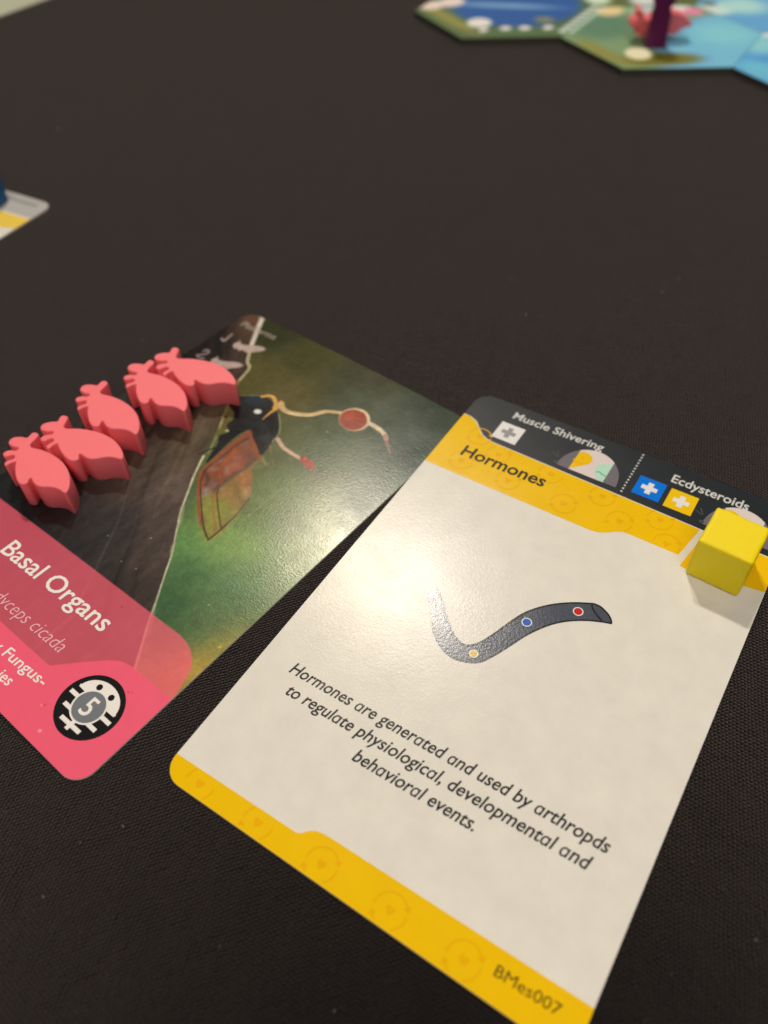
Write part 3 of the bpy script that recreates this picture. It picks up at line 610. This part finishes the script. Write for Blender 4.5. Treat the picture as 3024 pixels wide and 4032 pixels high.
    ob = bpy.data.objects.new('illustration', me); COL.objects.link(ob); ob.parent = B
    ob['label'] = 'painting of a dark cicada with orange wing and red-capped fungus stalks'
    return ob
paint_art()
cream = print_mat('ink_cream', (242, 229, 206)); blush = print_mat('ink_blush', (236, 170, 166))
words('title_text', 'Basal Organs', 1.555, 4.115, 1.62, 0.30, cream, B, 0.004, bow, weight=0.010, vend=1.672)
words('species_text', 'dyceps cicada', 2.29, 3.915, 1.012, 0.215, blush, B, 0.004, bow, shear=0.16, weight=-0.012, vend=1.066)
words('habitat_text', 'y Fungus-', 3.045, 4.175, 0.518, 0.165, cream, B, 0.004, bow, weight=0.008, vend=0.583)
words('habitat_text', 'ies', 3.54, 3.79, 0.272, 0.165, cream, B, 0.004, bow, weight=0.008, vend=0.288)
words('corner_text', 'Platforms', 0.21, 1.16, 8.26, 0.17, print_mat('ink_faint', (168, 150, 128)), B, 0.004, bow, vend=8.30)
# number badge: a white bug with a 5 on its back
bx, by = 4.962, 0.822
badge = flat('number_badge', disc(bx, by, 0.488, 48), 0.004, print_mat('ink_badge', (26, 24, 23)), B, bow)
def bflat(name, pts, dz, m): return flat(name, pts, dz, m, badge, bow)
bflat('bug_head', [(bx-0.375, 0.93), (bx-0.385, 0.965)] + arc(bx, 0.935, 0.372, 172, 8, 18, 0.285) + [(bx+0.385, 0.965), (bx+0.375, 0.93), (bx+0.25, 0.925), (bx-0.25, 0.925)], 0.0055, cream)
for p, q in (((4.545, 0.822), (4.80, 0.822)), ((5.12, 0.830), (5.385, 0.830)), ((4.63, 0.645), (4.84, 0.645)), ((5.10, 0.648), (5.31, 0.648)), ((4.765, 0.492), (5.165, 0.498)), ((4.970, 0.415), (4.975, 0.60))):
    bflat('bug_leg', ribbon([p, q], 0.062), 0.0062 + 0.0004*(p[0] == 4.970), cream)
bflat('bug_body', disc(bx-0.005, 0.812, 0.262, 40), 0.0078, cream)
bflat('bug_back', disc(bx-0.005, 0.812, 0.236, 40), 0.0092, print_mat('ink_badge_grey', (112, 112, 110)))
for ex in (-0.128, 0.128): bflat('bug_eye', disc(bx+ex-0.005, 1.095, 0.047, 16), 0.0078, print_mat('ink_badge', (26, 24, 23)))
words('number_text', '5', bx-0.082, bx+0.078, 0.678, 0.28, cream, badge, 0.0107, bow, weight=0.01)

# ------------------------------------------------------------------ pink cicada tokens
CICADA = [(-0.907, 0.0), (-0.949, 0.054), (-0.953, 0.121), (-0.905, 0.188), (-0.844, 0.236), (-0.789, 0.263), (-0.767, 0.286), (-0.782, 0.331), (-0.799, 0.377), (-0.798, 0.419), (-0.77, 0.45), (-0.715, 0.46), (-0.665, 0.442), (-0.64, 0.402), (-0.617, 0.341), (-0.595, 0.28), (-0.578, 0.234), (-0.537, 0.209), (-0.487, 0.203), (-0.395, 0.243), (-0.281, 0.293), (-0.147, 0.33), (0.006, 0.355), (0.183, 0.363), (0.34, 0.347), (0.493, 0.309), (0.636, 0.247), (0.748, 0.179), (0.835, 0.109), (0.882, 0.05), (0.9, -0.005), (0.852, -0.02), (0.764, -0.03), (0.667, -0.056), (0.572, -0.112), (0.495, -0.179), (0.415, -0.221), (0.339, -0.232), (0.258, -0.222), (0.165, -0.20), (0.158, -0.225), (0.213, -0.288), (0.217, -0.33), (0.191, -0.371), (0.133, -0.393), (0.056, -0.388), (-0.053, -0.353), (-0.153, -0.309), (-0.259, -0.25), (-0.344, -0.19), (-0.371, -0.166), (-0.407, -0.217), (-0.414, -0.27), (-0.413, -0.317), (-0.443, -0.334), (-0.484, -0.322), (-0.508, -0.285), (-0.502, -0.231), (-0.481, -0.174), (-0.477, -0.142), (-0.503, -0.115), (-0.553, -0.11), (-0.586, -0.149), (-0.606, -0.195), (-0.635, -0.23), (-0.696, -0.225), (-0.736, -0.19), (-0.737, -0.132), (-0.706, -0.08), (-0.653, -0.04), (-0.626, -0.027), (-0.625, 0.014), (-0.645, 0.037), (-0.69, 0.028), (-0.737, -0.003), (-0.797, -0.016), (-0.849, -0.021)]
def paint_mat(name, rgb, rough=0.5, bump=0.004, scale=9.0, sss=0.0, spec=0.4):
    m, nt, b = new_mat(name); L = nt.links
    tc = nd(nt, 'ShaderNodeTexCoord')
    n1 = nd(nt, 'ShaderNodeTexNoise', Scale=scale, Detail=5.0, Roughness=0.6); L.new(tc.outputs['Object'], n1.inputs['Vector'])
    mr = nd(nt, 'ShaderNodeMapRange'); mr.inputs['To Min'].default_value = 0.98; mr.inputs['To Max'].default_value = 1.015
    mr.inputs['From Min'].default_value = 0.3; mr.inputs['From Max'].default_value = 0.7
    L.new(n1.outputs['Fac'], mr.inputs['Value'])
    mx = nd(nt, 'ShaderNodeMix', data_type='RGBA', blend_type='MULTIPLY'); mx.inputs['Factor'].default_value = 1
    mx.inputs['A'].default_value = (*rgb, 1); L.new(mr.outputs['Result'], mx.inputs['B']); L.new(mx.outputs['Result'], b.inputs['Base Color'])
    n2 = nd(nt, 'ShaderNodeTexNoise', Scale=scale*3, Detail=4.0); L.new(tc.outputs['Object'], n2.inputs['Vector'])
    bp = nd(nt, 'ShaderNodeBump', Strength=0.6, Distance=bump); L.new(n2.outputs['Fac'], bp.inputs['Height']); L.new(bp.outputs['Normal'], b.inputs['Normal'])
    b.inputs['Roughness'].default_value = rough; b.inputs['Specular IOR Level'].default_value = spec
    if sss:
        b.inputs['Subsurface Weight'].default_value = sss; b.inputs['Subsurface Radius'].default_value = (0.12, 0.03, 0.03); b.inputs['Subsurface Scale'].default_value = 0.6
    return m
pink = paint_mat('pink_token_paint', (0.95, 0.19, 0.23), 0.5, 0.0002, sss=0.0)
def slab_token(name, outline, thick, bev, mat, k=3):
    """a cut-out token: outline swept upward with softened rims"""
    P = smooth_line(outline, k, True); n = len(P)
    area = sum(P[i][0]*P[(i+1) % n][1]-P[(i+1) % n][0]*P[i][1] for i in range(n))
    if area < 0: P = P[::-1]
    N = []
    for i in range(n):
        a, b = Vector(P[i-1]), Vector(P[(i+1) % n]); d = (b-a).normalized(); N.append((d.y, -d.x))
    rings = [(bev, 0), (bev*0.3, bev*0.3), (0, bev)]
    rings += [(0, thick-bev), (bev*0.12, thick-bev*0.55), (bev*0.4, thick-bev*0.2), (bev, thick)]
    vs = []; fs = []
    for ins, z in rings: vs += [(P[i][0]-N[i][0]*ins, P[i][1]-N[i][1]*ins, z) for i in range(n)]
    for r in range(len(rings)-1):
        for i in range(n):
            j = (i+1) % n; fs.append((r*n+i, r*n+j, (r+1)*n+j, (r+1)*n+i))
    side = len(fs)
    for r, up in ((len(rings)-1, True), (0, False)):
        o_ = len(vs); ring = vs[r*n:(r+1)*n]; vs += ring
        for t in tessellate_polygon([[Vector((p[0], p[1], 0)) for p in ring]]):
            a, b, c = (ring[i] for i in t); s = (b[0]-a[0])*(c[1]-a[1])-(b[1]-a[1])*(c[0]-a[0])
            if abs(s) < 1e-9: continue
            t = t if (s > 0) == up else (t[0], t[2], t[1])
            fs.append(tuple(o_+i for i in t))
    ob = mesh_obj(name, vs, fs, mat)
    for i, p in enumerate(ob.data.polygons): p.use_smooth = i < side
    return ob
TOK = [(-5.205, 2.705, -10.0, 'pink cicada token nearest the maroon title band, first of the row'),
       (-4.985, 3.490, 6.6, 'pink cicada token second from the maroon title band in the row'),
       (-5.203, 4.328, -11.1, 'pink cicada token in the middle of the row of five'),
       (-4.890, 5.222, -11.6, 'pink cicada token fourth from the maroon title band in the row'),
       (-4.610, 5.977, 6.3, 'pink cicada token at the far end of the row, touching the painted cicada')]
tok0 = None
for i, (x, y, a, lab) in enumerate(TOK):
    if tok0 is None: o = tok0 = slab_token('cicada_token', CICADA, 0.53, 0.022, pink)
    else: o = tok0.copy(); COL.objects.link(o)
    o.location = (x, y, 0.040); o.rotation_euler = (0, 0, math.radians(a)); o.scale = (1.0 + 0.02*(i == 4), 1, 1)
    tag(o, lab, 'token', 'pink cicada tokens')

# ------------------------------------------------------------------ wooden cubes
def wooden_cube(name, size, mat, seed=1):
    """painted wooden cube with slightly ragged, rounded arrises"""
    n = 22; r = 0.042*size/0.8; h = size/2
    bm = bmesh.new(); bmesh.ops.create_cube(bm, size=size)
    bmesh.ops.subdivide_edges(bm, edges=bm.edges[:], cuts=n, use_grid_fill=True)
    for v in bm.verts:
        p = v.co.copy(); c = Vector([max(-h+r, min(h-r, q)) for q in p]); d = p-c
        on = sum(abs(abs(q)-h) < 1e-5 for q in p)
        if d.length > 1e-6:
            k = r*(1+0.35*noise.noise(p*9+Vector((seed, 0, 0)))*(1 if d.length > r*1.05 else 0.25))
            q = c+d.normalized()*min(k, d.length) if d.length > r else p
            v.co = q
        v.co += v.co.normalized()*0.0012*noise.noise(p*14+Vector((0, seed, 0)))
        v.co.z += h
    bm.normal_update()
    me = bpy.data.meshes.new(name); bm.to_mesh(me); bm.free(); me.materials.append(mat)
    me.polygons.foreach_set('use_smooth', [True]*len(me.polygons))
    o = bpy.data.objects.new(name, me); COL.objects.link(o); return o
cube = wooden_cube('wooden_cube', 0.80, paint_mat('yellow_paint', (0.92, 0.76, 0.0), 0.5, 0.0006, 12.0))
cube.location = (5.043, 6.975, 0.036); cube.rotation_euler = (math.atan(0.00476), 0, math.radians(-2.4))
tag(cube, 'yellow painted wooden cube standing on the header of the Hormones card', 'cube')

# ------------------------------------------------------------------ things in the background
def hexrow(v, s): return (math.sqrt(3)/2*s) if abs(v) <= s/2 else (s-abs(v))*math.sqrt(3)
def hex_tile(cx, cy, label, base, blobs, s=3.30, t=0.20):
    root = empty('hex_tile', (cx, cy, TABLE_Z)); tag(root, label, 'tile', 'hexagonal board tiles beyond the cards')
    ring = [(s*math.cos(math.radians(90+60*k)), s*math.sin(math.radians(90+60*k))) for k in range(6)]
    vs = [(x, y, 0) for x, y in ring] + [(x, y, t) for x, y in ring]
    fs = [tuple(range(6, 12)), tuple(range(5, -1, -1))] + [(k, (k+1) % 6, (k+1) % 6+6, k+6) for k in range(6)]
    mesh_obj('tile_board', vs, fs, print_mat('tile_board_edge', (70, 66, 54), rough=0.8, spec=0.2), root)
    nu, nv = 70, 84; s2 = s-0.012
    V = np.linspace(-s2, s2, nv); W = np.array([max(hexrow(v, s2), 1e-3) for v in V])
    U = W[:, None]*np.linspace(-1, 1, nu)[None, :]; Vg = np.repeat(V[:, None], nu, 1)
    img = np.ones(U.shape+(3,))*np.array(base, float)
    rng = np.random.default_rng(int(abs(cx)*7+cy))
    for k in range(14):
        x, y = rng.uniform(-3, 3, 2); r = rng.uniform(0.4, 1.1); c = np.array(base)*rng.uniform(0.85, 1.15)
        a = np.exp(-((U-x)**2+(Vg-y)**2)/r**2)*0.6; img = img*(1-a[..., None])+c*a[..., None]
    for (x, y, rx, ry, c, soft, rot) in blobs:
        ca, sa = math.cos(math.radians(rot)), math.sin(math.radians(rot))
        dx, dy = U+cx-x, Vg+cy-y; q = np.hypot((ca*dx+sa*dy)/rx, (-sa*dx+ca*dy)/ry)
        a = np.clip((1+soft-q)/(2*soft), 0, 1); a = a*a*(3-2*a)
        img = img*(1-a[..., None])+np.array(c, float)*a[..., None]
    i = np.arange(nv-1)[:, None]*nu+np.arange(nu-1)[None, :]
    fs = np.stack([i, i+1, i+nu+1, i+nu], -1).reshape(-1, 4).tolist()
    o = mesh_obj('tile_print', [(a, b, t+0.002) for a, b in zip(U.ravel(), Vg.ravel())], fs, print_mat('tile_print', attr='print', rough=0.42), root)
    ca = o.data.color_attributes.new('print', 'FLOAT_COLOR', 'POINT')
    alb = np.clip(lin(np.clip(140*(np.clip(img, 1, 255)/140)**1.15, 4, 255))/ILLUM, 0.002, 0.86).reshape(-1, 3)
    ca.data.foreach_set('color', np.concatenate([alb, np.ones((len(alb), 1))], 1).ravel().astype(np.float32))
    return root
X1, X2, X3, YR = -9.18, -3.47, 2.24, 27.62
W_ = (226, 220, 204)
hex_tile(X1, YR, 'leftmost hexagonal tile, blue lake with a dotted pale border', (96, 110, 70), [
    (-9.1, 28.2, 2.35, 2.35, (48, 92, 144), 0.14, 0), (-9.4, 27.9, 1.9, 0.28, (118, 150, 176), 0.6, 20), (-10.6, 25.85, 1.9, 0.28, (142, 136, 72), 0.5, -29), (-7.5, 25.9, 1.5, 0.3, (84, 112, 74), 0.5, 31),
    (-11.75, 26.75, 0.42, 0.5, (226, 196, 178), 0.25, 0), (-11.3, 27.4, 0.45, 0.55, (222, 196, 180), 0.25, 0), (-9.37, 25.93, 0.42, 0.46, (222, 224, 196), 0.15, 30), (-8.9, 25.36, 0.16, 0.18, W_, 0.2, 0), (-8.31, 25.85, 0.19, 0.2, W_, 0.2, 0), (-7.74, 26.17, 0.19, 0.2, W_, 0.2, 0), (-7.06, 26.57, 0.17, 0.2, W_, 0.2, 0),
    (-7.5, 27.2, 0.35, 0.3, (130, 128, 100), 0.5, 0)] + [(-6.48, 26.5+0.42*k, 0.14, 0.17, (204, 214, 198), 0.3, 0) for k in range(8)])
hex_tile(X2, YR, 'middle hexagonal tile, green meadow beside pale blue water, holding a purple piece', (126, 146, 104), [
    (-1.4, 27.6, 1.9, 3.4, (120, 176, 222), 0.22, 0), (-1.7, 28.6, 0.9, 0.9, (132, 188, 226), 0.7, 0), (-5.4, 27.6, 1.0, 1.3, (98, 128, 100), 0.5, 0), (-2.75, 25.6, 1.3, 0.55, (118, 112, 42), 0.4, 31), (-4.6, 25.35, 1.3, 0.28, (140, 134, 70), 0.5, -30),
    (-3.52, 25.72, 0.42, 0.5, (224, 214, 168), 0.15, 30), (-5.95, 29.1, 0.55, 0.6, (214, 190, 138), 0.25, 30), (-4.4, 29.8, 0.8, 0.9, (178, 186, 176), 0.5, 0), (-3.82, 30.3, 0.45, 0.45, (214, 206, 190), 0.3, 0), (-3.3, 30.25, 0.34, 0.36, (224, 130, 156), 0.3, 0)]
    + [(-6.18, 26.6+0.42*k, 0.10, 0.15, (196, 206, 186), 0.3, 0) for k in range(8)])
hex_tile(X3, YR, 'right-hand hexagonal tile of bright blue water at the edge of view', (104, 166, 232), [
    (-0.31, 26.94, 0.6, 0.8, (84, 148, 228), 0.6, 0), (0.2, 26.2, 0.9, 0.5, (110, 176, 236), 0.6, -30), (-0.5, 29.3, 0.40, 0.42, (222, 238, 248), 0.3, 0), (-0.35, 28.2, 0.5, 0.8, (140, 190, 200), 0.7, 0)])
hex_tile((X1+X2)/2, YR+4.95, 'far left hexagonal tile of dark forest behind the blue lake tile', (96, 104, 58), [
    (-6.7, 29.9, 0.5, 0.5, (196, 206, 176), 0.4, 0), (-5.2, 30.6, 0.5, 0.5, (206, 200, 196), 0.4, 0)])
hex_tile((X2+X3)/2, YR+4.95, 'far right hexagonal tile of pale blue water with white foam', (104, 158, 222), [
    (-2.7, 30.9, 0.6, 0.6, (206, 222, 244), 0.4, 0), (-2.0, 31.6, 0.9, 0.8, (168, 200, 240), 0.6, 0), (-3.1, 31.3, 0.3, 0.3, (110, 130, 110), 0.5, 0)])
# a sixth pink token stands on the middle tile behind an upright purple piece
TT = TABLE_Z+0.20+0.003
o = tok0.copy(); COL.objects.link(o); o.location = (-3.60, 27.45, TT+0.425); o.rotation_euler = (math.radians(90), 0, math.radians(33)); o.scale = (1.06, 1.08, 1)
tag(o, 'pink cicada token standing upright on the green tile behind the purple piece', 'token')
prof = [(-0.30, 0.0), (0.30, 0.0), (0.315, 0.10), (0.30, 0.55), (0.285, 0.98), (0.25, 1.06), (0.24, 1.16), (0.33, 1.30), (0.36, 1.50), (0.30, 1.72), (0.16, 1.86), (0.0, 1.90), (-0.16, 1.86), (-0.30, 1.72), (-0.36, 1.50), (-0.33, 1.30), (-0.24, 1.16), (-0.25, 1.06), (-0.285, 0.98), (-0.30, 0.55), (-0.315, 0.10)]
pp = slab_token('player_piece', prof, 0.50, 0.035, paint_mat('purple_paint', (0.12, 0.007, 0.085), 0.45, 0.004))
pp.data.transform(Matrix.Translation((0, 0, -0.25))); pp.data.transform(Matrix.Rotation(math.radians(90), 4, 'X'))
pp.location = (-3.30, 26.60, TT); pp.rotation_euler = (0, 0, math.radians(22))
tag(pp, 'dark purple wooden piece standing upright on the green hexagonal tile', 'piece')

# a third card at the left edge with a blue cube on it
Cc = empty('game_card', (-18.12, 0.63, 0), (0, 0, math.radians(3.5)))
tag(Cc, 'blurred cream card with grey header and yellow band at the left edge', 'card', 'cards on the tablecloth')
card_body(Cc, rad=0.34)
flat('header_band', [(0.004, 7.95), (CW-0.004, 7.95)] + arc(CW-0.34, CH-0.34, 0.336, 0, 90, 8) + arc(0.34, CH-0.34, 0.336, 90, 180, 8), 0.0015, print_mat('ink_silver', (176, 166, 154)), Cc)
flat('header_line', [(0.3, 8.42), (CW-0.35, 8.42), (CW-0.35, 8.56), (0.3, 8.56)], 0.003, print_mat('ink_pewter', (150, 141, 130)), Cc)
flat('title_band', [(3.2, 6.9), (4.6, 7.1), (CW-0.004, 7.42), (CW-0.004, 7.9), (3.2, 7.9)], 0.0015, print_mat('ink_orange', (250, 190, 70)), Cc)
bc = wooden_cube('wooden_cube', 0.80, paint_mat('blue_paint', (0.008, 0.11, 0.32), 0.45, 0.006, 12.0), 5)
bc.location = (-14.42, 8.80, 0.004); bc.rotation_euler = (0, 0, math.radians(12))
tag(bc, 'dark blue wooden cube on the blurred card at the left edge', 'cube')
# a fourth card far at the upper left
D = empty('game_card', (-32.0, 16.1, 0), (0, 0, math.radians(-1.5)))
tag(D, 'pale out-of-focus card in the far upper left corner', 'card', 'cards on the tablecloth')
card_body(D, mat_top=print_mat('ink_pale_olive', (188, 182, 150)))

# ------------------------------------------------------------------ lint and dust
def lint():
    rng = random.Random(11); vs = []; fs = []
    spots = [(-16.37, 12.94, .05), (0.07, -0.75, .016), (-0.24, -1.17, .013), (-0.14, -1.85, .014), (-0.42, 11.45, .03), (1.84, 14.34, .028), (1.7, 13.66, .03), (-1.31, 12.5, .022), (5.93, 4.69, .013), (6.99, 2.14, .016), (-6.86, 6.69, .022)]
    for k in range(430):
        x, y = rng.uniform(-16, 8), rng.uniform(-3, 24); spots.append((x, y, rng.choice((.005, .006, .007, .009, .013))))
    for x, y, s in spots:
        b = len(vs); n = 5; ang = rng.uniform(0, 6.3)
        for i in range(2):
            for k in range(n):
                a = ang+2*math.pi*k/n; r = s*(0.5 if i else 0.75)*rng.uniform(0.6, 1.2)
                vs.append((x+r*1.5*math.cos(a), y+r*math.sin(a), TABLE_Z+0.002+i*s*0.9))
        fs.append(tuple(range(b+n, b+2*n)))
        for k in range(n): fs.append((b+k, b+(k+1) % n, b+n+(k+1) % n, b+n+k))
    m, nt, bs_ = new_mat('lint_fibre'); bs_.inputs['Base Color'].default_value = (0.24, 0.22, 0.20, 1); bs_.inputs['Roughness'].default_value = 0.9
    o = mesh_obj('lint', vs, fs, m); tag(o, 'pale specks of lint scattered over the black cloth', 'lint', kind='stuff')
lint()
